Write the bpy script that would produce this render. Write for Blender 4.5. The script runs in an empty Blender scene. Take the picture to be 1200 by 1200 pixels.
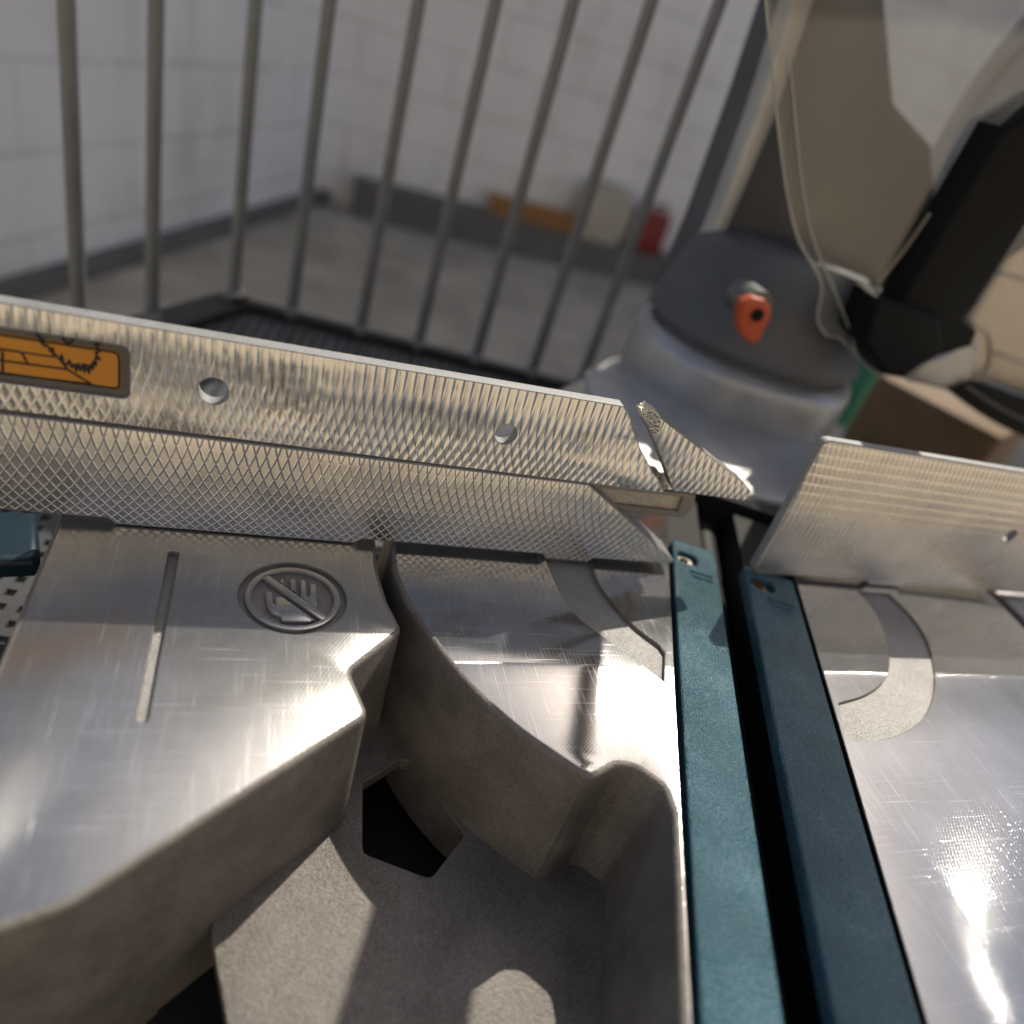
import bpy, bmesh, math, random
from mathutils import Vector, Matrix
random.seed(7)
S = bpy.context.scene
U = 0.19                      # metres in one layout unit (the height of the lens above the saw table)

# ------------------------------------------------------------------ camera
RX = Vector((0.93390057, 0.09055764, 0.34587432))     # world x, y, z seen in the lens (right, down, forward)
RY = Vector((-0.22573672, -0.60084514, 0.76682987))
RZ = Vector((0.27725921, -0.79421938, -0.54068743))
FPX, CX, CY = 867.0, 600.0, 613.0
cam_d = bpy.data.cameras.new('camera'); cam = bpy.data.objects.new('camera', cam_d)
S.collection.objects.link(cam); S.camera = cam
m = Matrix(((RX.x, -RX.y, -RX.z, 0), (RY.x, -RY.y, -RY.z, 0), (RZ.x, -RZ.y, -RZ.z, U), (0, 0, 0, 1)))
cam.matrix_world = m
cam_d.sensor_width = 36; cam_d.lens = FPX / 1200 * 36; cam_d.shift_y = (CY - 600) / 1200
cam_d.clip_start = 0.01; cam_d.clip_end = 200
cam_d.dof.use_dof = True; cam_d.dof.focus_distance = 0.285; cam_d.dof.aperture_fstop = 4.3

# ------------------------------------------------------------------ sky, sun, exposure
SUN = Vector((0.25, 0.275, 0.42)).normalized()         # towards the sun: behind the fence, to the right
w = bpy.data.worlds.new('World'); S.world = w; w.use_nodes = True
nt = w.node_tree; bg = nt.nodes['Background']
sky = nt.nodes.new('ShaderNodeTexSky'); sky.sky_type = 'NISHITA'; sky.sun_disc = False
sky.air_density = 0.5; sky.dust_density = 2.0; sky.ozone_density = 0.0
sky.sun_elevation = math.asin(SUN.z); sky.sun_rotation = math.atan2(SUN.x, SUN.y)
nt.links.new(sky.outputs[0], bg.inputs[0]); bg.inputs[1].default_value = 0.13
sun_d = bpy.data.lights.new('sun', 'SUN'); sun_d.energy = 3.6; sun_d.angle = math.radians(0.5); sun_d.color = (1, .94, .85)
sun = bpy.data.objects.new('sun', sun_d); S.collection.objects.link(sun)
sun.rotation_euler = SUN.to_track_quat('Z', 'Y').to_euler()
S.view_settings.view_transform = 'Standard'; S.view_settings.look = 'None'
S.view_settings.exposure = 0.32; S.view_settings.gamma = 1.0; S.view_settings.use_curve_mapping = False
S.view_settings.use_white_balance = True; S.view_settings.white_balance_temperature = 6700; S.view_settings.white_balance_tint = 8   # the camera's balance for open shade
S.cycles.use_denoising = True
S.cycles.max_bounces = 7; S.cycles.glossy_bounces = 6; S.cycles.diffuse_bounces = 4
S.cycles.sample_clamp_indirect = 6.0; S.cycles.blur_glossy = 0.5

# ------------------------------------------------------------------ layout helpers (units -> points on real planes)
def ray(u, v):
    r = Vector(((u - CX) / FPX, (v - CY) / FPX, 1.0))
    return Vector((RX.dot(r), RY.dot(r), RZ.dot(r)))
def T(u, v, z=0.0):                                    # on the level plane z (units) -> (x, y)
    r = ray(u, v); k = (z - 1.0) / r.z
    return (r.x * k, r.y * k)
def G(u, v, y):                                        # on the upright plane y (units) -> (x, z)
    r = ray(u, v); k = y / r.y
    return (r.x * k, 1.0 + r.z * k)
YF = 1.2809
def F(u, v): return G(u, v, YF)

# ------------------------------------------------------------------ object helpers
def link(o): S.collection.objects.link(o); return o
def empty(name, loc, label=None, cat=None, group=None):
    o = bpy.data.objects.new(name, None); link(o); o.location = loc; o.empty_display_size = .05
    if label: o['label'] = label
    if cat: o['category'] = cat
    if group: o['group'] = group
    return o
def obj(name, bm, mats, parent=None, angle=35, label=None, cat=None, kind=None, group=None, smooth=True):
    bmesh.ops.recalc_face_normals(bm, faces=bm.faces)
    me = bpy.data.meshes.new(name)
    if smooth:
        for f in bm.faces: f.smooth = True
    bm.to_mesh(me); bm.free()
    if smooth: me.set_sharp_from_angle(angle=math.radians(angle))
    for mt in (mats if isinstance(mats, (list, tuple)) else [mats]): me.materials.append(mt)
    o = bpy.data.objects.new(name, me); link(o)
    if parent:
        o.parent = parent
        o.matrix_parent_inverse = Matrix.Translation(-Vector(parent.location))   # meshes keep their place-wide coordinates
    if label: o['label'] = label
    if cat: o['category'] = cat
    if kind: o['kind'] = kind
    if group: o['group'] = group
    return o
def area(l): return sum(l[i][0] * l[(i + 1) % len(l)][1] - l[(i + 1) % len(l)][0] * l[i][1] for i in range(len(l))) / 2
def ccw(l): return list(l) if area(l) > 0 else list(reversed(l))
def offset(l, d):                                      # inward for a counter-clockwise loop
    n = len(l); out = []
    for i in range(n):
        a, b, c = Vector(l[i - 1]), Vector(l[i]), Vector(l[(i + 1) % n])
        e1, e2 = (b - a), (c - b)
        if e1.length < 1e-9 or e2.length < 1e-9: out.append(tuple(b)); continue
        e1.normalize(); e2.normalize()
        n1, n2 = Vector((-e1.y, e1.x)), Vector((-e2.y, e2.x))
        h = n1 + n2
        k = h.length_squared
        h = h * (2 / k) if k > .35 else n1
        out.append((b.x + h.x * d, b.y + h.y * d))
    return out
def fillet(l, r, seg=5):                               # r: radius or list of radii
    n = len(l); out = []
    for i in range(n):
        rr = r[i] if isinstance(r, (list, tuple)) else r
        a, b, c = Vector(l[i - 1]), Vector(l[i]), Vector(l[(i + 1) % n])
        u, v = a - b, c - b
        if rr <= 0 or u.length < 1e-9 or v.length < 1e-9: out.append(tuple(b)); continue
        lu, lv = u.length, v.length; u.normalize(); v.normalize()
        ang = u.angle(v)
        if ang > 3.0: out.append(tuple(b)); continue
        t = min(rr / math.tan(ang / 2), lu * .45, lv * .45)
        p, q = b + u * t, b + v * t
        for k in range(seg + 1):
            s = k / seg
            out.append(tuple(p * (1 - s) ** 2 + b * 2 * s * (1 - s) + q * s * s))
    return out
def spline(pts, n=6):                                  # open Catmull-Rom
    P = [Vector(p) for p in pts]; P = [P[0] * 2 - P[1]] + P + [P[-1] * 2 - P[-2]]; out = []
    for i in range(1, len(P) - 2):
        for k in range(n):
            t = k / n
            a, b, c, d = P[i - 1], P[i], P[i + 1], P[i + 2]
            out.append(tuple(.5 * ((2 * b) + (c - a) * t + (2 * a - 5 * b + 4 * c - d) * t * t + (3 * b - a - 3 * c + d) * t ** 3)))
    out.append(tuple(P[-2])); return out
def level(z0=0.0): return lambda a, b, h: Vector((a * U, b * U, (z0 + h) * U))         # loops in x, y; h is up
def upright(y0): return lambda a, b, h: Vector((a * U, (y0 - h) * U, b * U))           # loops in x, z; h comes towards the viewer
def plate(name, outer, mats, place, t=.03, holes=(), bev=.004, draft=0.0, seg=3, parent=None, back=True, angle=35, bmo=None, **kw):
    """Solid from a loop: face (slot 0), rounded lip and sides (slot 1), pocket floors (slot 2). holes: (loop, depth or None = through)."""
    bm = bmo or bmesh.new(); outer = ccw(outer)
    def ring(l, h): return [bm.verts.new(place(p[0], p[1], h)) for p in l]
    def bridge(r1, r2, mi):
        n = len(r1)
        for i in range(n):
            try:
                f = bm.faces.new((r1[i], r1[(i + 1) % n], r2[(i + 1) % n], r2[i])); f.material_index = mi
            except ValueError: pass
    def edges(r): 
        es = []
        for i in range(len(r)):
            e = bm.edges.get((r[i], r[(i + 1) % len(r)])) or bm.edges.new((r[i], r[(i + 1) % len(r)])); es.append(e)
        return es
    def fill(es, mi):
        before = set(bm.faces)
        g = bmesh.ops.triangle_fill(bm, use_beauty=True, use_dissolve=False, edges=es)
        for f in bm.faces:
            if f not in before: f.material_index = mi
    rings = []
    if bev > 0:
        for k in range(seg + 1):
            a = math.pi / 2 * k / seg
            rings.append(ring(offset(outer, bev * (1 - math.sin(a))), -bev * (1 - math.cos(a))))
    else: rings.append(ring(outer, 0))
    rings.append(ring(offset(outer, -draft) if draft else outer, -t))
    top = edges(rings[0]); bot = edges(rings[-1]) if back else []
    for a, b in zip(rings, rings[1:]): bridge(a, b, 1)
    nm = len(mats) if isinstance(mats, (list, tuple)) else 1
    for hl, dep, *hm in holes:
        hl = ccw(hl); wm, fm = hm if hm else (1, min(2, nm - 1))
        r0 = ring(offset(hl, -.0015), 0); r1 = ring(hl, -.0015); d = t if dep is None else dep
        r2 = ring(hl, -d)
        top += edges(r0); bridge(r0, r1, 1); bridge(r1, r2, wm)
        if dep is None: bot += edges(r2) if back else []
        else: fill(edges(r2), fm)
    fill(top, 0)
    if back: fill(bot, 1)
    if bmo: return bm
    return obj(name, bm, mats, parent, angle, **kw)
def circle(c, r, n=32): return [(c[0] + r * math.cos(2 * math.pi * k / n), c[1] + r * math.sin(2 * math.pi * k / n)) for k in range(n)]
def tube(bm, pts, r, n=10, cap=True):                   # pts in metres
    P = [Vector(p) for p in pts]; rings = []
    for i, p in enumerate(P):
        d = (P[min(i + 1, len(P) - 1)] - P[max(i - 1, 0)]).normalized()
        up = Vector((0, 0, 1)) if abs(d.z) < .9 else Vector((1, 0, 0))
        a = d.cross(up).normalized(); b = d.cross(a)
        rr = r[i] if isinstance(r, (list, tuple)) else r
        rings.append([bm.verts.new(p + (a * math.cos(2 * math.pi * k / n) + b * math.sin(2 * math.pi * k / n)) * rr) for k in range(n)])
    for r1, r2 in zip(rings, rings[1:]):
        for k in range(n): bm.faces.new((r1[k], r1[(k + 1) % n], r2[(k + 1) % n], r2[k]))
    if cap: bm.faces.new(rings[0]); bm.faces.new(rings[-1])
def box(bm, c, half, rz=0.0):
    M = Matrix.Translation(c) @ Matrix.Rotation(rz, 4, 'Z') @ Matrix.Diagonal((half[0] * 2, half[1] * 2, half[2] * 2, 1))
    return bmesh.ops.create_cube(bm, size=1, matrix=M)
def bevel_all(bm, r, seg=2): bmesh.ops.bevel(bm, geom=list(bm.edges), offset=r, segments=seg, affect='EDGES', profile=.5)
def lathe(bm, prof, c, n=64):                            # prof: (r, z) units, c: (x, y)
    rings = [[bm.verts.new(Vector(((c[0] + r * math.cos(2 * math.pi * k / n)) * U, (c[1] + r * math.sin(2 * math.pi * k / n)) * U, z * U))) for k in range(n)] for r, z in prof]
    for a, b in zip(rings, rings[1:]):
        for k in range(n): bm.faces.new((a[k], a[(k + 1) % n], b[(k + 1) % n], b[k]))
    bm.faces.new(rings[-1])

# ------------------------------------------------------------------ materials
class N:
    def __init__(s, name):
        s.m = bpy.data.materials.new(name); s.m.use_nodes = True; s.t = s.m.node_tree
        s.b = s.t.nodes['Principled BSDF']
        s.co = s.t.nodes.new('ShaderNodeTexCoord').outputs['Object']
    def node(s, k, **p):
        n = s.t.nodes.new(k)
        for a, v in p.items(): setattr(n, a, v)
        return n
    def put(s, sock, v):
        if isinstance(v, bpy.types.NodeSocket): s.t.links.new(v, sock)
        else: sock.default_value = v
    def math(s, op, a, b=0.0, c=0.0):
        n = s.node('ShaderNodeMath', operation=op)
        for i, v in enumerate((a, b, c)): s.put(n.inputs[i], v)
        return n.outputs[0]
    def noise(s, scale, detail=3, rough=.55, stretch=None, rot=None, dist=0.0):
        co = s.co
        if stretch or rot:
            mp = s.node('ShaderNodeMapping'); s.put(mp.inputs[0], co)
            if stretch: mp.inputs['Scale'].default_value = stretch
            if rot: mp.inputs['Rotation'].default_value = rot
            co = mp.outputs[0]
        n = s.node('ShaderNodeTexNoise'); s.put(n.inputs['Vector'], co)
        n.inputs['Scale'].default_value = scale; n.inputs['Detail'].default_value = detail; n.inputs['Roughness'].default_value = rough
        n.inputs['Distortion'].default_value = dist
        return n.outputs[0]
    def ramp(s, fac, stops):
        n = s.node('ShaderNodeValToRGB'); s.put(n.inputs[0], fac)
        while len(n.color_ramp.elements) < len(stops): n.color_ramp.elements.new(.5)
        for e, (p, c) in zip(n.color_ramp.elements, stops):
            e.position = p; e.color = (c, c, c, 1) if isinstance(c, (int, float)) else (*c, 1)
        return n.outputs[0]
    def bump(s, h, strength, dist, normal=None):
        n = s.node('ShaderNodeBump'); n.inputs['Strength'].default_value = strength; n.inputs['Distance'].default_value = dist
        s.put(n.inputs['Height'], h)
        if normal: s.put(n.inputs['Normal'], normal)
        return n.outputs[0]
    def set(s, **k):
        for a, v in k.items(): s.put(s.b.inputs[a.replace('_', ' ')], v if not (isinstance(v, tuple) and len(v) == 3) else (*v, 1))
        return s.m
    def xyz(s):
        n = s.node('ShaderNodeSeparateXYZ'); s.put(n.inputs[0], s.co); return n.outputs
    def arcs(s, x, v, R, c, p, x0=0.0):
        """phase of the two arcs a face mill of radius R leaves at feed p (all metres); v is the cross-feed coordinate, c the cutter's centre line"""
        dv = s.math('SUBTRACT', v, c)
        q = s.math('SQRT', s.math('MAXIMUM', s.math('SUBTRACT', R * R, s.math('MULTIPLY', dv, dv)), 0.0))
        a = s.math('FRACT', s.math('DIVIDE', s.math('SUBTRACT', x, q), p))
        b = s.math('FRACT', s.math('DIVIDE', s.math('ADD', x, q), p))
        return a, b

ALU = (.80, .775, .735)
def milled(name, axis, R, c, p, saw=True, depth=.00022, power=4.0, base=ALU, rough=.3, both=(1.0, 1.0)):
    n = N(name); o = n.xyz(); x = o[0]; v = o[2] if axis == 'z' else o[1]
    wob = n.math('MULTIPLY', n.math('SUBTRACT', n.noise(60, 2), .5), .0005)
    a, b = n.arcs(n.math('ADD', x, wob), v, R, c, p)
    if saw:
        ha = n.math('MULTIPLY', n.math('POWER', a, power), both[0]); hb = n.math('MULTIPLY', n.math('POWER', n.math('SUBTRACT', 1.0, b), power), both[1])
    else:
        ha = n.math('MULTIPLY', n.math('POWER', n.math('ABSOLUTE', n.math('SUBTRACT', n.math('MULTIPLY', a, 2.0), 1.0)), power), both[0])
        hb = n.math('MULTIPLY', n.math('POWER', n.math('ABSOLUTE', n.math('SUBTRACT', n.math('MULTIPLY', b, 2.0), 1.0)), power), both[1])
    h = n.math('MAXIMUM', ha, hb)
    patch = n.noise(28, 3, .6)
    hm = n.math('MULTIPLY', h, n.ramp(patch, [(.28, .35), (.5, .95), (.72, 1.35)]))
    fine = n.noise(900, 2, .6, stretch=(1, 1, .25))
    nb = n.bump(fine, .12, .0003)
    nb = n.bump(n.noise(16, 2, .5, stretch=(1, 1, 2)), .35, .004, nb)
    nb = n.bump(hm, 1.0, depth, nb)
    col = n.ramp(n.noise(45, 4, .6), [(.3, tuple(k * .86 for k in base)), (.7, base)])
    return n.set(Base_Color=col, Metallic=.92, Roughness=n.ramp(patch, [(.3, rough - .06), (.7, rough + .08)]), Normal=nb)

def table_metal(name, cx, cy, base=ALU, rough=.12):
    n = N(name); o = n.xyz()
    a, b = n.arcs(o[0], o[1], .16, cy, .0015)
    h = n.math('ADD', n.math('POWER', a, 3.0), n.math('POWER', n.math('SUBTRACT', 1.0, b), 3.0))
    grime = n.noise(22, 5, .62)
    scr = n.noise(1500, 2, .5, stretch=(1, .018, 1), rot=(0, 0, .9)); scr2 = n.noise(1300, 2, .5, stretch=(.02, 1, 1), rot=(0, 0, .35)); scr3 = n.noise(1700, 2, .5, stretch=(1, .015, 1), rot=(0, 0, -.5))
    s = n.ramp(n.math('MAXIMUM', n.math('MAXIMUM', scr, scr2), scr3), [(.62, 0.0), (.74, 1.0)])
    nb = n.bump(h, .45, .00003); nb = n.bump(n.noise(30, 2), .02, .0004, nb); nb = n.bump(s, .2, .00003, nb)
    nb = n.bump(n.noise(1400, 2, .6), .015, .0001, nb)
    r = n.math('ADD', n.ramp(grime, [(.3, rough - .03), (.72, rough + .015)]), n.math('MULTIPLY', s, .05))
    col = n.ramp(n.noise(14, 5, .65), [(.25, tuple(k * .72 for k in base)), (.75, base)])
    mx = n.node('ShaderNodeMix', data_type='RGBA'); n.put(mx.inputs[0], n.math('MULTIPLY', s, .42)); n.put(mx.inputs[6], col); mx.inputs[7].default_value = (.86, .86, .86, 1)
    return n.set(Base_Color=mx.outputs[2], Metallic=.9, Roughness=r, Normal=nb)

def cast(name, c1, c2, metal=.35, rough=.55, scale=1500, st=.5):
    n = N(name); g = n.noise(40, 5, .65)
    gr = n.noise(scale, 2, .7)
    col = n.ramp(n.math('ADD', n.math('MULTIPLY', g, .45), n.math('MULTIPLY', gr, .55)), [(.36, c1), (.64, c2)])
    return n.set(Base_Color=col, Metallic=metal, Roughness=n.ramp(g, [(.3, rough - .1), (.7, rough + .1)]), Normal=n.bump(gr, st, .0005, n.bump(n.noise(250, 3), .25, .0006)))
def plain(name, c, rough=.5, metal=0.0, bump=.15, scale=600, var=.75):
    n = N(name); g = n.noise(25, 4, .6)
    return n.set(Base_Color=n.ramp(g, [(.3, tuple(k * var for k in c)), (.7, c)]), Metallic=metal, Roughness=rough, Normal=n.bump(n.noise(scale, 3), bump, .0004))

M_FL = milled('milled_lower_fence', 'z', .075, .0422 + .016, .0038, saw=False, power=10, depth=.00045, rough=.27)
M_FU = milled('milled_upper_fence', 'z', .082, .0803, .0036, saw=True, power=2.6, depth=.0014, rough=.23)
def rippled():
    n = N('milled_right_fence'); o = n.xyz(); x, z = o[0], o[2]
    wob = n.math('MULTIPLY', n.math('SUBTRACT', n.noise(60, 2), .5), .0006)
    a, b = n.arcs(n.math('ADD', x, wob), z, .13, .035, .0031)
    ha = n.math('POWER', a, 2.5)
    rows = n.math('FRACT', n.math('DIVIDE', n.math('ADD', z, n.math('MULTIPLY', wob, .8)), .0052))
    hr_ = n.math('MULTIPLY', n.math('POWER', rows, 9.0), n.ramp(n.math('MULTIPLY', z, 12.5), [(.45, .03), (.80, .32)]))
    hb = n.math('MULTIPLY', n.math('POWER', n.math('SUBTRACT', 1.0, b), 3.0), n.ramp(n.math('MULTIPLY', z, 12.5), [(.1, .8), (.55, .1)]))
    h = n.math('SUBTRACT', n.math('MAXIMUM', ha, hb), hr_)
    patch = n.noise(28, 3, .6)
    nb = n.bump(n.noise(900, 2, .6, stretch=(1, 1, .25)), .12, .0003); nb = n.bump(n.noise(16, 2, .5), .35, .004, nb); nb = n.bump(h, 1.0, .0008, nb)
    col = n.ramp(n.noise(45, 4, .6), [(.3, tuple(k * .86 for k in ALU)), (.7, ALU)])
    return n.set(Base_Color=col, Metallic=.92, Roughness=n.ramp(patch, [(.3, .22), (.7, .36)]), Normal=nb)
M_FR = rippled()
M_TB = table_metal('machined_table', 0, .10, base=(.54, .53, .505), rough=.23)
M_TT = table_metal('machined_turntable', 0, .02, base=(.52, .515, .50), rough=.105)
M_CAST = cast('cast_side', (.125, .110, .096), (.31, .285, .255), metal=.45, st=.9)
M_CASTF = cast('cast_pocket', (.24, .23, .215), (.42, .41, .39), metal=.5, rough=.5, st=1.0)
M_CASTD = cast('cast_pocket_dark', (.20, .185, .165), (.34, .32, .29), metal=.5, rough=.55)
M_DECK = cast('deck_alloy', (.42, .42, .42), (.58, .58, .575), metal=.5, rough=.45, scale=900, st=.3)
M_EDGE = cast('sawn_edge', (.22, .22, .22), (.36, .36, .36), metal=.25, rough=.6, scale=1300)
M_GREY = plain('grey_casting', (.50, .50, .495), .36, .5, .1)
M_GREYD = plain('dark_grey_casting', (.16, .157, .15), .42, .4, .1)
M_ARM = plain('arm_paint', (.125, .13, .14), .55, .2, .1)
M_BEIGE = cast('gear_case_alloy', (.42, .37, .31), (.62, .57, .50), metal=.6, rough=.48, scale=700)
M_BLACK = plain('black_plastic', (.006, .0065, .007), .6, 0, .2)
M_BLACK.node_tree.nodes['Principled BSDF'].inputs['Specular IOR Level'].default_value = .15
M_DARK = plain('recess_shade', (.006, .006, .006), .7, 0, .1)  # near-black colour puts the shade of slots and openings onto their surfaces
M_STEEL = plain('screw_steel', (.45, .42, .36), .3, 1.0, .1)
M_BRASS = plain('screw_brass', (.55, .36, .18), .32, 1.0, .1)
M_ORANGE = plain('orange_plastic', (.62, .10, .03), .4)
M_TEALD = plain('dark_teal_paint', (.004, .026, .04), .35, 0, .2)
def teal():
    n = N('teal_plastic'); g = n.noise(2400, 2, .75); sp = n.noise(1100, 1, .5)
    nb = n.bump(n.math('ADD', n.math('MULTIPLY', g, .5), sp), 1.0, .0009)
    glint_fleck = n.noise(2100, 2, .8)                            # pale flecks painted in for the sun glints on grainy plastic
    v = n.math('ADD', n.math('MULTIPLY', n.noise(30, 4), .35), n.math('MULTIPLY', glint_fleck, .65))
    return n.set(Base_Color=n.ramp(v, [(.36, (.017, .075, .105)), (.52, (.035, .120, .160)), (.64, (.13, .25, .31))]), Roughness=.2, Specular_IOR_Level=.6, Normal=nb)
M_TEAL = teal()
def fracture():
    n = N('fractured_metal')
    v = n.node('ShaderNodeTexVoronoi'); n.put(v.inputs['Vector'], n.co); v.inputs['Scale'].default_value = 900
    return n.set(Base_Color=(.90, .80, .60), Metallic=1.0, Roughness=.3, Normal=n.bump(v.outputs[0], 1.0, .0015))
M_FRAC = fracture()
def label_mat():
    n = N('orange_sticker'); g = n.noise(50, 3)
    return n.set(Base_Color=n.ramp(g, [(.3, (.55, .225, .022)), (.7, (.62, .27, .03))]), Roughness=.38)
M_LABEL = label_mat()
M_INK = plain('black_ink', (.012, .01, .008), .5)
def clear():
    n = N('clear_guard'); t = n.t
    mix = n.node('ShaderNodeMixShader'); tr = n.node('ShaderNodeBsdfTransparent'); gl = n.node('ShaderNodeBsdfGlossy')
    gl.inputs['Roughness'].default_value = .12; tr.inputs[0].default_value = (.90, .895, .88, 1)
    mix.inputs[0].default_value = .07; n.put(mix.inputs[1], tr.outputs[0]); n.put(mix.inputs[2], gl.outputs[0])
    n.put(t.nodes['Material Output'].inputs[0], mix.outputs[0]); return n.m
M_CLEAR = clear()
M_CLEARE = plain('clear_guard_edge', (.45, .44, .41), .2, 0, 0)
M_BAR = plain('galvanised_bar', (.24, .245, .245), .5, .3, .1)
M_RUB = plain('black_rubber', (.022, .0225, .025), .6, 0, .2)
M_RAIL = plain('dark_rail_paint', (.016, .0165, .017), .6, 0, .1)
M_MESH = plain('black_mesh', (.075, .077, .08), .45, 0, .2)
M_CARD = plain('cardboard', (.22, .15, .09), .8, 0, .2, 300)
M_GREEN = plain('green_plastic', (.02, .20, .11), .5)
M_RED = plain('red_plastic', (.25, .02, .02), .5)
M_WOOD = plain('orange_timber', (.45, .23, .08), .7)
M_CREAM = plain('cream_pack', (.50, .46, .36), .7)
def concrete(name, c1, c2, s=3.0):
    n = N(name); g = n.noise(s, 6, .65); f = n.noise(s * 40, 3, .6)
    return n.set(Base_Color=n.ramp(n.math('ADD', n.math('MULTIPLY', g, .75), n.math('MULTIPLY', f, .25)), [(.3, c1), (.7, c2)]), Roughness=.85, Normal=n.bump(f, .3, .003))
M_FLOOR = concrete('concrete_floor', (.24, .215, .165), (.56, .51, .415), 4.5)
def wall_mat():
    n = N('white_render'); o = n.xyz(); cb = n.node('ShaderNodeCombineXYZ')
    n.put(cb.inputs[0], n.math('ADD', o[0], n.math('MULTIPLY', o[1], 1.1))); n.put(cb.inputs[1], o[2])
    bk = n.node('ShaderNodeTexBrick'); n.put(bk.inputs['Vector'], cb.outputs[0]); bk.inputs['Scale'].default_value = 1.0
    bk.inputs['Brick Width'].default_value = .42; bk.inputs['Row Height'].default_value = .21; bk.inputs['Mortar Size'].default_value = .006; bk.inputs['Mortar Smooth'].default_value = .4
    g = n.noise(2.2, 6, .65); st = n.noise(3.5, 5, .7, stretch=(1, 1, .25))
    f = n.math('SUBTRACT', n.math('ADD', n.math('MULTIPLY', g, .5), n.math('MULTIPLY', st, .5)), n.math('MULTIPLY', bk.outputs['Fac'], .16))
    return n.set(Base_Color=n.ramp(f, [(.25, (.52, .50, .46)), (.46, (.80, .79, .76)), (.7, (.92, .91, .88))]), Roughness=.8, Normal=n.bump(n.math('SUBTRACT', n.noise(60, 4), bk.outputs['Fac']), .5, .004))
M_WALL = wall_mat()
M_TAN = concrete('tan_render', (.58, .495, .38), (.68, .59, .46), 1.5)
M_KERB = concrete('kerb_concrete', (.10, .10, .095), (.16, .155, .145), 4)

# ------------------------------------------------------------------ the place behind
GZ = -4.0                                               # shop-yard floor, 0.76 m under the saw table
def structure(name, bm, mat): return obj(name, bm, mat, kind='structure', smooth=False)
bm = bmesh.new()
bm.faces.new([bm.verts.new(Vector((x * U, y * U, GZ * U))) for x, y in ((-300, -300), (300, -300), (300, 300), (-300, 300))])
structure('floor', bm, M_FLOOR)
# back wall, parallel with the saw fence; its top decides where its shadow on the floor ends
WY, WTOP = 20.6, 26.3
bm = bmesh.new(); box(bm, Vector((30 * U, (WY + 1) * U, (GZ + WTOP) / 2 * U)), (32 * U, 1 * U, (WTOP - GZ) / 2 * U)); structure('wall_back', bm, M_WALL)
A, B = Vector((-3.45, 11.2)), Vector((1.3, 21.0)); D = (B - A).normalized()
bm = bmesh.new(); c = A + D * -2 ; L = 16; nrm = Vector((-D.y, D.x))
cc = c + nrm * .5 + D * 9
WL = 9.3
box(bm, Vector((cc.x * U, cc.y * U, (GZ + WL) / 2 * U)), (8.5 * U, .5 * U, (WL - GZ) / 2 * U), math.atan2(D.y, D.x)); structure('wall_left', bm, M_WALL)
bm = bmesh.new(); cc = cc - nrm * .68
box(bm, Vector((cc.x * U, cc.y * U, (GZ + .12) * U)), (11 * U, .16 * U, .12 * U), math.atan2(D.y, D.x)); structure('skirting_left', bm, M_KERB)
# unseen wall added behind the viewer; its tan colour throws warm bounce on the fence
bm = bmesh.new(); box(bm, Vector((0, -16 * U, (GZ + 11) / 2 * U)), (32 * U, 1 * U, (11 - GZ) / 2 * U)); structure('bounce_wall', bm, M_TAN)
bm = bmesh.new(); box(bm, Vector((20 * U, (WY - .55) * U, (GZ + .4) * U)), (18 * U, .5 * U, .4 * U)); structure('kerb', bm, M_KERB)

kz = GZ + .8
x = G(618, 292, 20.0)[0]
tb = empty('timber_bundle', Vector((x * U, 20 * U, kz * U)), 'orange brown timber planks stacked on the kerb behind the cage bars', 'timber')
for k in range(5):
    bm = bmesh.new(); box(bm, Vector(((x + random.uniform(-.12, .12)) * U, (20.0 + (k % 2) * .12) * U, (kz + .05 + k * .095) * U)), (1.3 * U, .16 * U, .043 * U), random.uniform(-.03, .03)); obj('plank', bm, M_WOOD, tb, smooth=False)
x = G(690, 290, 20.0)[0]
bm = bmesh.new(); box(bm, Vector((x * U, 20 * U, (kz + .72) * U)), (.62 * U, .33 * U, .72 * U)); bmesh.ops.subdivide_edges(bm, edges=bm.edges[:], cuts=5, use_grid_fill=True)
for v_ in bm.verts:
    q = v_.co / U; h_ = (q.z - kz) / 1.44; k = 1 + .16 * math.sin(h_ * math.pi) - .25 * max(0, h_ - .8) / .2 + random.uniform(-.03, .03)
    v_.co = Vector((x + (q.x - x) * k, 20 + (q.y - 20) * k, q.z)) * U
obj('cream_sack', bm, M_CREAM, angle=80, label='cream sack slumped upright on the kerb behind the cage bars', cat='sack')
x = G(752, 290, 19.9)[0]
can = empty('red_canister', Vector((x * U, 19.9 * U, kz * U)), 'dark red canister on the kerb beside the cream sack', 'canister')
bm = bmesh.new(); box(bm, Vector((x * U, 19.9 * U, (kz + .55) * U)), (.5 * U, .3 * U, .55 * U)); bevel_all(bm, .14 * U, 3); obj('body', bm, M_RED, can)
bm = bmesh.new(); tube(bm, [Vector(((x - .3) * U, 19.9 * U, (kz + 1.05) * U)), Vector(((x - .34) * U, 19.9 * U, (kz + 1.3) * U))], .11 * U, 14); obj('cap', bm, M_BLACK, can)
bm = bmesh.new(); tube(bm, [Vector(((x + a_) * U, 19.9 * U, (kz + b_) * U)) for a_, b_ in ((-.1, 1.06), (-.05, 1.26), (.3, 1.26), (.36, 1.04))], .06 * U, 10); obj('handle', bm, M_RED, can)

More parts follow.
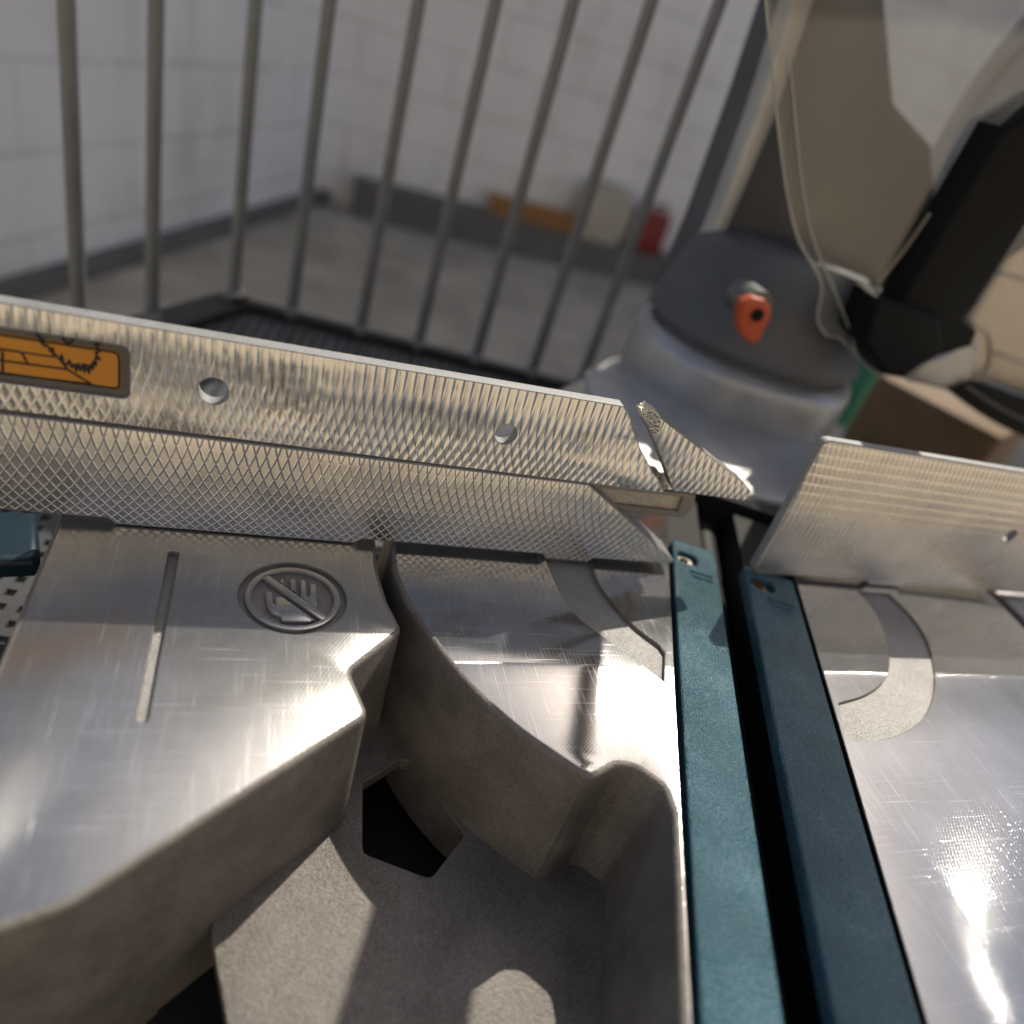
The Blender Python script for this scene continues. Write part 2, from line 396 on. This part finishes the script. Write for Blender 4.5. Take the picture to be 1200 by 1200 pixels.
# ------------------------------------------------------------------ cage trolley the saw stands in
MZ = -.47
P0 = Vector(T(268, 352, MZ)); P1 = Vector(T(678, 455, MZ)); ex = (P1 - P0).normalized(); ey = Vector((-ex.y, ex.x))
PL = Vector(T(130, 392, MZ)); el = (PL - P0).normalized()
cart = empty('cage_trolley', Vector((P0.x * U, P0.y * U, MZ * U)), 'grey barred trolley with black mesh floor under and behind the saw', 'trolley')
def W(p, z): return Vector((p.x * U, p.y * U, z * U))
def rail(name, a, b, z, hw, hh, mat):
    bm = bmesh.new(); d = b - a; c = (a + b) / 2
    box(bm, W(c, z), (d.length / 2 * U, hw * U, hh * U), math.atan2(d.y, d.x)); bevel_all(bm, min(hw, hh) * .4 * U); return obj(name, bm, mat, cart)
PR = P0 + ex * 4.6; PF = P0 + el * 5.2
rail('floor_rail', P0, PR, MZ + .0, .035, .022, M_RAIL); rail('floor_rail', P0 + ex * .03, PF + ex * .03, MZ + .0, .085, .022, M_RAIL)
rail('top_rail', P0, PR, 1.9, .07, .07, M_BAR); rail('top_rail', P0, PF, 1.9, .07, .07, M_BAR)
bm = bmesh.new(); tube(bm, [Vector((0, 0, MZ * U)), Vector((0, 0, 1.9 * U))], .028 * U, 12); bar0 = obj('bar', bm, M_BAR, cart)
bme = bar0.data; first = True
spots = []
for u, v in ((352, 352), (428, 372), (492, 390), (556, 408), (620, 430), (676, 447), (735, 465)):
    q = Vector(T(u, v, MZ)); k = (q - P0).dot(ex); spots.append(P0 + ex * k)
spots.append(P0 + ex * .02)
for u, v in ((182, 300), (80, 300)):                     # on the left side: where the upright meets the side rail
    best = min((abs(_u - u), k) for k in [i * .01 for i in range(5, 400)] for _u in [None or (lambda q: (CX + FPX * (RX.x * q.x + RY.x * q.y + RZ.x * (q.z - 1)) / (RX.z * q.x + RY.z * q.y + RZ.z * (q.z - 1))))(Vector(((P0 + el * k).x, (P0 + el * k).y, .6)))])
    spots.append(P0 + el * best[1])
k1, k2 = (spots[-2] - P0).length, (spots[-1] - P0).length
spots.append(P0 + el * (2 * k2 - k1)); spots.append(P0 + el * (3 * k2 - 2 * k1))
for i, s in enumerate(spots):
    o = bar0
    if i: o = bar0.copy(); link(o)
    o.location = W(s, 0)
    o.matrix_parent_inverse = Matrix.Translation(-cart.location)
bm = bmesh.new(); bmesh.ops.create_icosphere(bm, subdivisions=2, radius=.045 * U, matrix=Matrix.Translation(Vector((0, 0, (MZ + .02) * U)))); wb = obj('weld_bead', bm, M_BAR, cart)
for i, s_ in enumerate(spots):
    o = wb
    if i: o = wb.copy(); link(o)
    o.location = W(s_, 0); o.scale = (1, 1, 1); o.matrix_parent_inverse = Matrix.Translation(-cart.location)
bm = bmesh.new(); pitch, hw = .052, .0135
nx, ny = 90, 92
sx = -el.dot(ex) / -el.dot(ey)                           # the left rail runs out by this much for each step to the front
for i in range(-52, nx):
    a0_ = max(0.0, -i * pitch / -sx) if i < 0 else 0.0
    if i < 0: a0_ = (-i * pitch) / sx
    b0_ = ny * pitch
    if b0_ - a0_ < .05: continue
    c = P0 + ex * (i * pitch) - ey * ((a0_ + b0_) / 2); box(bm, W(c, MZ - .03), (hw * U, (b0_ - a0_) / 2 * U, .012 * U), math.atan2(ex.y, ex.x))
for j in range(ny):
    l = -j * pitch * sx; h = nx * pitch
    c = P0 - ey * (j * pitch) + ex * ((l + h) / 2); box(bm, W(c, MZ - .033), ((h - l) / 2 * U, hw * U, .012 * U), math.atan2(ex.y, ex.x))
obj('mesh_floor', bm, M_MESH, cart, kind='stuff', smooth=False)
bm = bmesh.new(); bmesh.ops.create_uvsphere(bm, u_segments=16, v_segments=8, radius=.035 * U, matrix=Matrix.Translation(W(P0 + ex * .06 - ey * .03, MZ + .05))); obj('bolt', bm, M_STEEL, cart)

# ------------------------------------------------------------------ the mitre saw
KD = Vector((-.383, -.924)).normalized(); KP = Vector((-KD.y, KD.x)) * -1      # along the kerf towards the viewer; to the right of it
if KP.x < 0: KP = -KP
saw = empty('mitre_saw', Vector((1.22 * U, YF * U, MZ * U)), 'mitre saw with milled aluminium fences, the left fence snapped at its tip', 'mitre saw')

# fixed base on the left
base_px = [(66, 611), (441, 636), (444, 668), (455, 705), (472, 738), (411, 786), (433, 838), (256, 951)]
bl = [T(u, v) for u, v in base_px]
d = (Vector(bl[7]) - Vector(bl[6])).normalized()
front = [tuple(Vector(bl[7]) + d * .20), (-.324, .47)]
bl = [(-.324, 1.60), (.30, 1.60)] + spline([T(441, 636), T(444, 668), T(455, 705)], 4) + bl[4:] + front
rad = [0] * len(bl); k0 = len(bl) - 6
for i, r_ in zip(range(k0, len(bl)), (.03, .02, .03, .0, .10, .06)): rad[i] = r_
base_loop = fillet(bl, rad)
slot = fillet([T(198, 646), T(210, 647), T(173, 847), T(159, 844)], .006, 3)
ec = Vector(T(344, 699)); er = .101
emb = circle(ec, er, 48)
base = plate('table_casting', base_loop, [M_TB, M_CAST, M_CASTF, M_CASTD], level(0), t=.47, holes=[(slot, .010), (emb, .009, 3, 3)], bev=.010, draft=.015, parent=saw, back=False, label='left fixed table with slot and no-hands emblem')
def inlay(name, loop, parent, mat=(M_TB, M_CASTD), h=.0075, top=-.0018): return plate(name, loop, list(mat), level(top), t=h, bev=.0015, seg=2, parent=parent, back=False)
# the crossed-out hand, standing in its round pocket
ro, ri = er * .885, er * .76
plate('emblem_ring', circle(ec, ro, 48), [M_TB, M_CASTD], level(-.0018), t=.0075, holes=[(circle(ec, ri, 48), None)], bev=.0015, seg=2, parent=base, back=False)
def Z3(pts): return [T(220 + a / 4.615, 620 + b / 4.615) for a, b in pts]
inlay('emblem_bar', Z3([(402, 262), (440, 246), (762, 472), (728, 492)]), base, top=-.0012)
for pts in ([(421, 350), (424, 336), (440, 330), (456, 336), (460, 350), (461, 392), (474, 402), (474, 372), (484, 362), (516, 364), (690, 486), (660, 496), (512, 494), (500, 468), (480, 462), (455, 452), (430, 420)],
            [(499, 270), (508, 264), (524, 268), (526, 302), (514, 296), (500, 284)],
            [(554, 270), (570, 262), (586, 270), (587, 336), (572, 330), (555, 318)],
            [(609, 276), (624, 268), (640, 276), (642, 350), (652, 362), (662, 352), (662, 296), (678, 288), (696, 298), (700, 424), (680, 414), (611, 364)]):
    inlay('emblem_hand', Z3(pts), base)

# turntable, swung 22.5 degrees
def kp(along, across): return tuple(Vector((1.235, YF)) + KD * along + KP * across)
arc = spline([T(*p) for p in ((458, 646), (462, 672), (475, 703), (500, 741), (545, 799), (600, 850), (650, 886), (688, 911))], 5)
e2 = Vector(T(789, 952)); e1k = (e2 - Vector((1.235, YF))).dot(KP)
rc = (1.22, 1.28); rr = (Vector(T(1163, 697)) - Vector(rc)).length
def pol(a, r): return (rc[0] + r * math.cos(math.radians(a)), rc[1] + r * math.sin(math.radians(a)))
right_arc = [pol(a, rr) for a in range(-76, 1, 4)]
tl = [(.36, 1.50)] + arc + [T(697, 911), T(724, 896), T(745, 899), T(778, 922), T(789, 952)] + [kp(1.32, e1k), kp(1.32, .40)] + [kp(1.0, .40)] + right_arc + [(rc[0] + rr - .1, 1.6), (2.15, 2.2), (1.95, 2.55), (1.3, 2.55), (.70, 1.95)]
rad = [0] * len(tl); b0 = 1 + len(arc)
for i, r_ in zip(range(b0, b0 + 8), (.02, .03, .03, .03, .0, .06, .06, .1)): rad[i] = r_
tt_loop = fillet(tl, rad)
# opening for the two kerf boards
LB = [T(788, 631), T(806, 951)]; 
kl = [(Vector(T(*p)) - Vector((1.235, YF))) for p in ((788, 632), (805, 950), (835, 632), (882, 950), (876, 690), (928, 950), (936, 690), (1000, 950))]
acr = [q.dot(KP) for q in kl]
a0, a1, a2, a3 = (acr[0] + acr[1]) / 2, (acr[2] + acr[3]) / 2, (acr[4] + acr[5]) / 2, (acr[6] + acr[7]) / 2
kerf_hole = [kp(-.42, a0 - .012), kp(-.42, a3 + .012), kp(1.26, a3 + .012), kp(1.26, a0 - .012)]
# shallow cast pockets either side of the kerf
pk1 = spline([T(*p) for p in ((638, 652), (645, 670), (660, 700), (680, 725), (706, 745))], 4) + [T(778, 798), T(779, 765)] + spline([T(*p) for p in ((773, 756), (742, 732), (715, 702), (700, 680), (690, 652))], 4)
pk2 = spline([T(*p) for p in ((1005, 693), (1024, 715), (1038, 745), (1043, 775), (1036, 798), (1015, 814), (983, 824))], 4) + spline([T(*p) for p in ((990, 866), (1010, 869), (1045, 864), (1078, 846), (1093, 818), (1095, 785), (1086, 750), (1068, 722), (1042, 696))], 4)
turn = plate('turntable', tt_loop, [M_TT, M_CAST, M_CASTF, M_DARK], level(0), t=.42, holes=[(kerf_hole, .30, 3, 3), (pk1, .009), (pk2, .006)], bev=.011, draft=.02, parent=saw, back=False, label='round turntable swung to the left, with cast pockets beside the kerf')

def board(name, x0, x1, a_start, a_end, screw_at, screw_mat, label):
    lp = fillet([kp(a_start, x0), kp(a_start, x1), kp(a_end, x1), kp(a_end, x0)], .012, 4)
    sl = fillet([kp(screw_at - .026, x0 + .012), kp(screw_at - .026, x0 + (x1 - x0) * .56), kp(screw_at + .026, x0 + (x1 - x0) * .56), kp(screw_at + .026, x0 + .012)], .024, 5)
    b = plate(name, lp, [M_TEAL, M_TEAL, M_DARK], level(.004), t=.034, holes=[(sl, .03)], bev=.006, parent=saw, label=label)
    bm = bmesh.new(); c = kp(screw_at, x0 + (x1 - x0) * .28)
    lathe(bm, [(.030, -.04), (.030, -.014), (.024, -.009), (.012, -.008), (.010, -.018), (.004, -.018)], c, 20); obj('screw', bm, screw_mat, b)
    for k in (.055, .075):                                # two raised lines beside the screw
        bm = bmesh.new(); p, q = Vector(kp(screw_at + k, x0 + (x1 - x0) * (.25 + k * 2))), Vector(kp(screw_at + k, x1 - .02)); c = (p + q) / 2; dd = q - p
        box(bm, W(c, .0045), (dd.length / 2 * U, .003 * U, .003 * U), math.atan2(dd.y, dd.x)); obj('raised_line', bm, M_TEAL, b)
    return b
k788 = kl[0].dot(KD)
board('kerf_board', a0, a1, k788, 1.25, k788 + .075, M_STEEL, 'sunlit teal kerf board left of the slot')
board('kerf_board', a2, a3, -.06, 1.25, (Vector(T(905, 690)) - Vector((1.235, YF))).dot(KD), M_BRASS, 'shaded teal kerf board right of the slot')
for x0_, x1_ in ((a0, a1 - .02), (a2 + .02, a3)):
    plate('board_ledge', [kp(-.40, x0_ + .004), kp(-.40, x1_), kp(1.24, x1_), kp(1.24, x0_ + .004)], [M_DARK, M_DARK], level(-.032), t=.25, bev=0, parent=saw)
# black rubber lining in the slot between the boards
bm = bmesh.new(); tube(bm, [Vector((*[c * U for c in kp(-.41, (a1 + a2) / 2)], -.13 * U)), Vector((*[c * U for c in kp(1.25, (a1 + a2) / 2)], -.13 * U))], .042 * U, 14); obj('slot_lining', bm, M_RUB, saw)

# web floor between base and turntable, with a dark opening
web = [(.05, 1.35), (.95, 1.35), (.95, .42), (.10, .30), (.02, .62)]
wh = fillet([T(425, 918, -.30), T(470, 889, -.30), T(482, 893, -.30), T(545, 978, -.30), T(505, 1030, -.30), T(425, 1000, -.30)], .02, 4)
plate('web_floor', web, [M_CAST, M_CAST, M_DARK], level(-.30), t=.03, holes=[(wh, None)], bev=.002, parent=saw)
bm = bmesh.new(); box(bm, Vector((.45 * U, .75 * U, -.46 * U)), (.5 * U, .55 * U, .005 * U)); obj('opening_shade_sheet', bm, M_DARK, saw)  # black sheet added under the opening to stand for the shade there
# teal side handle of the base
plate('side_handle', [T(u, v, -.25) for u, v in ((-120, 590), (43, 598), (47, 648), (38, 655), (-120, 661))], [M_TEALD, M_TEALD], level(-.25), t=.05, bev=.02, seg=4, parent=saw)

# fixed lower fence (left)
def E_(pts): return [F(*p) for p in pts]
zr, zf = .016, .003
xL = -.85
x1, x2, x3, x4 = F(135, 606)[0], F(415, 636)[0], F(640, 652)[0], F(688, 657)[0]
tipb = F(790, 659); topr = F(690, 569)
lf = [(xL, .2215), (xL, zr), (x1 - .012, zr), (x1, zf), (x2, zf), (x2 + .015, zr), (x3 - .01, zr), (x3, zf), (x4, zf), (x4 + .014, zr), (tipb[0] - .012, .018), (tipb[0], .028), (topr[0], .2215)]
plate('lower_fence', fillet(lf, [0] * 10 + [.008, .008, .006], 3), [M_FL, M_EDGE], upright(YF), t=.075, bev=.0028, seg=2, parent=saw, label='fixed lower left fence with cross-hatched milling')

# sliding upper fence (left), snapped off at the right end
yu = YF + .004
uf = [(xL, .4235), (xL, .2285)] + [G(u, v, yu) for u, v in ((779, 578), (772, 562), (765, 553), (757, 537), (751, 526), (746, 514), (742, 503), (739, 490), (731, 476))]
lab = [G(u, v, yu) for u, v in ((-60, 378), (138, 402), (152, 404), (151, 459), (148, 465), (-60, 437))]
z0l, z1l = G(60, 456, yu)[1], G(60, 392.5, yu)[1]; xr = G(152, 432, yu)[0]
pocket = fillet([(xr, z1l), (-.70, z1l), (-.70, z0l), (xr, z0l)], .016, 5)
h1, h2 = G(250, 458.5, yu), G(593, 509, yu)
plate('sliding_fence', uf, [M_FU, M_EDGE, M_GREYD], upright(yu), t=.028, holes=[(pocket, .007), (circle(h1, .0262, 28), None), (circle(h2, .0235, 28), None)], bev=.0025, seg=2, parent=saw, label='tall sliding left fence, its right end snapped off')
# orange warning sticker in its pocket, framed by a grey rim
inner = fillet([(xr - .014, z1l - .013), (-.69, z1l - .013), (-.69, z0l + .013), (xr - .014, z0l + .013)], .014, 5)
st = plate('warning_sticker', inner, [M_LABEL, M_LABEL], upright(yu + .0045), t=.0024, bev=.0006, seg=1, parent=saw, label='orange sticker with a line drawing of a saw blade')
def Z2(a, b): return G(a / 6.0, 370 + b / 6.0, yu)
def stroke(name, pts, wd=.0021, closed=False):
    P = [Z2(a, b) for a, b in pts]
    bm = bmesh.new()
    for i in range(len(P) - 1 + closed):
        a, b = Vector(P[i]), Vector(P[(i + 1) % len(P)]); dd = b - a
        if dd.length < 1e-6: continue
        n_ = Vector((-dd.y, dd.x)).normalized() * wd; e_ = dd.normalized() * wd * .6
        q = [a - e_ + n_, a - e_ - n_, b + e_ - n_, b + e_ + n_]
        bm.faces.new([bm.verts.new(upright(yu + .0045 - .0003 - i * .000004)(p.x, p.y, 0)) for p in q])
    return obj(name, bm, M_INK, st, smooth=False)
teeth = [(250, 135), (270, 160), (288, 205), (296, 172), (306, 222), (330, 215), (352, 262), (366, 232), (372, 285), (384, 278), (418, 320), (430, 284), (440, 340), (466, 352), (484, 322), (500, 372), (520, 348), (530, 396), (548, 344), (560, 392), (584, 346), (590, 404), (604, 352), (622, 412), (632, 352), (650, 384), (652, 330), (672, 356), (668, 300), (700, 318), (668, 272), (710, 248), (672, 246), (690, 206), (664, 212), (690, 190), (668, 172)]
stroke('printed_teeth', teeth)
stroke('printed_line', [(-60, 235), (140, 262), (152, 275), (190, 345)]); stroke('printed_line', [(-60, 310), (20, 325), (470, 385)])
stroke('printed_line', [(430, 330), (470, 385), (640, 490)]); stroke('printed_line', [(12, 262), (14, 400)]); stroke('printed_line', [(-200, 388), (14, 415), (640, 490)])
stroke('printed_arbor', [(440, 165), (448, 190), (470, 202), (494, 196), (504, 180)])
for k in range(12): stroke('printed_dot', [(160 + k * 19, 266 + k * 2.8), (170 + k * 19, 267.5 + k * 2.8)], .0017)
# black outline near the sticker's rounded end
rim = fillet([(xr - .0148, z1l - .0138), (-.66, z1l - .0138), (-.66, z0l + .0138), (xr - .0148, z0l + .0138)], .0135, 5)
bm = bmesh.new(); ri2 = offset(ccw(rim), .0042); ro2 = ccw(rim); pl = upright(yu + .0041)
va = [bm.verts.new(pl(p[0], p[1], 0)) for p in ro2]; vb = [bm.verts.new(pl(p[0], p[1], 0)) for p in ri2]
for i in range(len(va)): bm.faces.new((va[i], va[(i + 1) % len(va)], vb[(i + 1) % len(vb)], vb[i]))
obj('printed_border', bm, M_INK, st, smooth=False)

# the broken tip, leaning right beside the break
tip = [G(u, v, yu) for u, v in ((755, 484), (763, 481), (771, 485), (776, 491), (830, 533), (872, 566), (880, 575), (879, 584), (872, 587), (800, 577), (789, 576), (781, 553), (771, 527), (763, 509), (757, 497))]
bft = plate('broken_fence_tip', fillet(tip, [.002, .004, .003, .0, 0, .004, .008, .008, .004, .0, .003, 0, .0, 0, 0], 3), [M_FU, M_CASTD], upright(yu), t=.036, bev=.002, seg=2, parent=saw, label='triangular broken tip of the sliding fence, its torn edge glinting')
fr = [G(u, v, yu) for u, v in ((753, 484), (763, 479.5), (772, 485), (775, 494), (772, 505), (766, 510), (760, 501), (756, 494))]
plate('torn_edge', fr, [M_FRAC, M_FRAC], upright(yu - .004), t=.040, bev=.002, seg=1, parent=bft)
# sliver of torn metal along the standing side of the break
sl = [G(u, v, yu) for u, v in ((766, 556), (776, 558), (787, 575), (780, 578), (772, 566))]
plate('torn_edge', sl, [M_FRAC, M_EDGE], upright(yu + .012), t=.03, bev=.001, seg=1, parent=saw)
# foot of the sliding fence behind the lower one, with a sunk panel
yb = YF + .02
ft = [G(u, v, yb) for u, v in ((640, 560), (816, 580), (812, 596), (800, 607), (690, 596), (640, 590))]
pan = fillet([G(u, v, yb) for u, v in ((700, 572), (801, 583), (795, 600), (722, 592))], .003, 2)
plate('fence_foot', ft, [M_CASTD, M_CASTD, M_BEIGE], upright(yb), t=.09, holes=[(pan, .012)], bev=.003, seg=2, parent=saw)

# right fence
rf = [G(u, v, YF) for u, v in ((967, 516), (880, 672))]
zt = .4215
xr1, xr2 = F(1008, 692)[0], F(1052, 697)[0]
rl = [(2.75, zt), (rf[0][0] - .002, zt), (rf[1][0], .022), (rf[1][0] + .02, .010), (xr1, zr), (xr1 + .012, zf), (xr2 - .01, zf), (xr2, zr), (2.75, zr)]
hr = G(1184, 628, YF)
plate('right_fence', fillet(rl, [0, .022, .010, .008, 0, 0, 0, 0, 0], 4), [M_FR, M_EDGE], upright(YF), t=.022, holes=[(circle(hr, .021, 24), None)], bev=.004, seg=3, parent=saw, label='right fence with slanted left end and rippled milling')
# right fixed base beyond the turntable
bl2 = [pol(a, rr + .03) for a in range(-40, 1, 4)] + [(rc[0] + rr + .03, 1.6), (3.3, 1.6), (3.3, .5)]
plate('table_casting', bl2, [M_TB, M_CAST], level(0), t=.47, bev=.008, parent=saw, back=False, label='right fixed table beyond the turntable gap')

plate('rear_deck', fillet([(1.02, 1.74), (1.80, 1.66), (2.12, 2.12), (1.95, 2.5), (1.2, 2.5)], .06), [M_DECK, M_DECK], level(.012), t=.05, bev=.010, parent=saw)
# ------------------------------------------------------------------ saw head and pivot
bm = bmesh.new(); pc = (1.93, 2.62)
lathe(bm, [(.56, -.40), (.56, -.16), (.545, -.145), (.49, -.14), (.474, -.125), (.47, -.10), (.473, .0), (.475, .13), (.468, .165), (.45, .19), (.42, .203), (.36, .208), (.15, .212)], pc, 96)
obj('pivot_drum', bm, M_GREY, saw)
bm = bmesh.new(); lathe(bm, [(.40, .20), (.40, .236), (.452, .24), (.452, .262), (.435, .30), (.41, .40), (.37, .52), (.32, .575), (.20, .59)], pc, 80); obj('arm_collar', bm, M_ARM, saw)
ya = 2.68
def up(name, px, y, t, mats, bev=.012, r=0.0, **kw): return plate(name, fillet([G(u, v, y) for u, v in px], r, 4) if r else [G(u, v, y) for u, v in px], mats, upright(y), t=t, bev=bev, seg=3, parent=saw, **kw)
arm = up('arm_casting', [(778, 420), (845, 276), (905, 120), (970, -60), (1035, -60), (1050, 120), (1095, 170), (1100, 300), (1000, 440), (960, 455), (940, 440), (900, 412), (840, 402)], ya + .12, .35, [M_ARM, M_ARM], .03, .03)
up('arm_flange', [(762, 425), (776, 392), (800, 345), (838, 270), (890, 130), (950, -60), (975, -60), (908, 140), (850, 276), (812, 352), (788, 400), (776, 428)], ya, .10, [M_GREY, M_GREY], .012, .004)
yl = 2.16                                                # the release lever stands proud of the collar
bm = bmesh.new(); c = G(886, 360, yl); k = Vector((c[0] * U, (yl + .12) * U, c[1] * U)); tube(bm, [k, k + Vector((0, -.13 * U, .0))], .058 * U, 24); obj('lever_boss', bm, M_GREYD, saw)
lev = up('release_lever', [(871, 354), (884, 349), (897, 352), (904, 361), (904, 374), (896, 388), (891, 400), (881, 404), (870, 394), (866, 380), (868, 366)], yl - .04, .04, [M_ORANGE, M_ORANGE], .010, .010)
c = G(887, 369, yl - .04); bm = bmesh.new(); k = Vector((c[0] * U, (yl - .03) * U, c[1] * U)); tube(bm, [k, k + Vector((0, -.018 * U, 0))], .022 * U, 20); obj('lever_pin', bm, M_BLACK, lev)
# clear blade guard with its moulded edges
yg = 2.12
guard_px = [(890, -80), (912, 150), (932, 270), (962, 330), (958, 372), (968, 392), (985, 397), (1012, 425), (1038, 444), (1070, 430), (1110, 330), (1190, 180), (1290, -80)]
bgd = up('blade_guard', guard_px, yg, .012, [M_CLEAR, M_CLEAR], .003, .02)
def edge_tube(name, px, y, r, mat, par=None):
    bm = bmesh.new(); tube(bm, [upright(y)(*G(u, v, y), 0) for u, v in spline(px, 5)], r * U, 8); return obj(name, bm, mat, par or saw)
edge_tube('guard_rib', [(890, -80), (912, 150), (932, 270), (962, 330), (958, 372), (968, 392), (985, 397), (1012, 425), (1038, 444)], yg - .01, .004, M_CLEARE, bgd)
edge_tube('guard_rib', [(925, 60), (938, 200), (952, 276), (978, 340), (996, 388), (1004, 418)], yg - .012, .003, M_CLEARE, bgd)
edge_tube('guard_rib', [(1090, 250), (1062, 290), (1030, 332), (1010, 372), (1000, 396)], yg + .02, .005, M_BEIGE, bgd)
bm = bmesh.new(); bc = Vector((2.75, 2.72, 1.22))
lathe(bm, [(.05, -.10), (.52, -.10), (.57, -.085), (.60, -.05), (.60, .05), (.57, .085), (.46, .10), (.44, .115), (.30, .12), (.28, .10), (.10, .10)], (0, 0), 64)
bmesh.ops.transform(bm, matrix=Matrix.Translation(bc * U) @ Vector((-KP.x, -KP.y, .05)).to_track_quat('Z', 'Y').to_matrix().to_4x4(), verts=bm.verts); obj('blade_case', bm, M_GREY, saw)
# gear case, black hood bar and the lower guard
gc = up('gear_case', [(1060, 446), (1078, 440), (1100, 424), (1140, 398), (1136, 375), (1215, 250), (1330, 150), (1360, 520), (1210, 468), (1165, 448), (1118, 460), (1085, 452)], 2.30, .45, [M_BEIGE, M_BEIGE], .02, .012)
for px in ([(1166, 414), (1200, 426), (1300, 466)], [(1140, 380), (1160, 395), (1158, 432), (1140, 446), (1128, 440)], [(1172, 320), (1220, 334)]):
    edge_tube('case_seam', px, 2.295, .008, M_BEIGE, gc)
up('case_nose', [(1062, 447), (1082, 424), (1104, 418), (1142, 398), (1150, 410), (1140, 446), (1118, 461), (1088, 453)], 2.22, .16, [M_GREY, M_GREY], .02, .012)
up('hood_bar', [(1004, 396), (1026, 346), (1060, 352), (1112, 262), (1180, 150), (1290, 90), (1218, 240), (1140, 364), (1128, 376), (1146, 388), (1140, 406), (1100, 418), (1058, 444), (1034, 440)], 2.05, .12, [M_BLACK, M_BLACK], .012, .008)
up('hood_block', [(1014, 402), (1030, 350), (1068, 358), (1102, 372), (1104, 412), (1060, 440), (1036, 438)], 2.01, .09, [M_BLACK, M_BLACK], .014, .012)
lg = spline([(1112, 458), (1150, 486), (1200, 512), (1300, 548)], 6)
lg2 = spline([(1300, 488), (1210, 470), (1170, 456), (1140, 448)], 6)
lgd = up('lower_guard', lg + lg2, 2.2, .03, [M_BLACK, M_BLACK], .006)
edge_tube('guard_bead', [(1132, 452), (1165, 474), (1210, 496), (1300, 526)], 2.19, .006, M_GREYD, lgd)
# twin slide rails above the frame: they throw the long shadows over the table
dn = Vector((KD.x, KD.y, 0))
for (ax, ay), r in (((1.54, 2.01), .098), ((1.95, 1.58), .085)):
    bm = bmesh.new(); a = Vector((ax, ay, 1.5)); tube(bm, [(a - dn * .72) * U, (a + dn * 2.6) * U], r * U, 24); obj('slide_rail', bm, M_STEEL, saw)

# ------------------------------------------------------------------ things standing behind the saw
def cuboid(name, c, half, rz, mat, label, cat, r=.012):
    bm = bmesh.new(); box(bm, Vector(c) * U, [h * U for h in half], rz); bevel_all(bm, r * U); return obj(name, bm, mat, label=label, cat=cat)
x, z = G(1090, 520, 3.1)
cuboid('cardboard_box', (x, 3.1, z - .05), (.42, .35, .36), .5, M_CARD, 'brown cardboard box behind the right fence', 'box')
x, z = G(1000, 450, 4.6)
cuboid('green_crate', (x, 4.6, z), (.22, .3, .25), .1, M_GREEN, 'green plastic crate glimpsed between drum and box', 'crate')
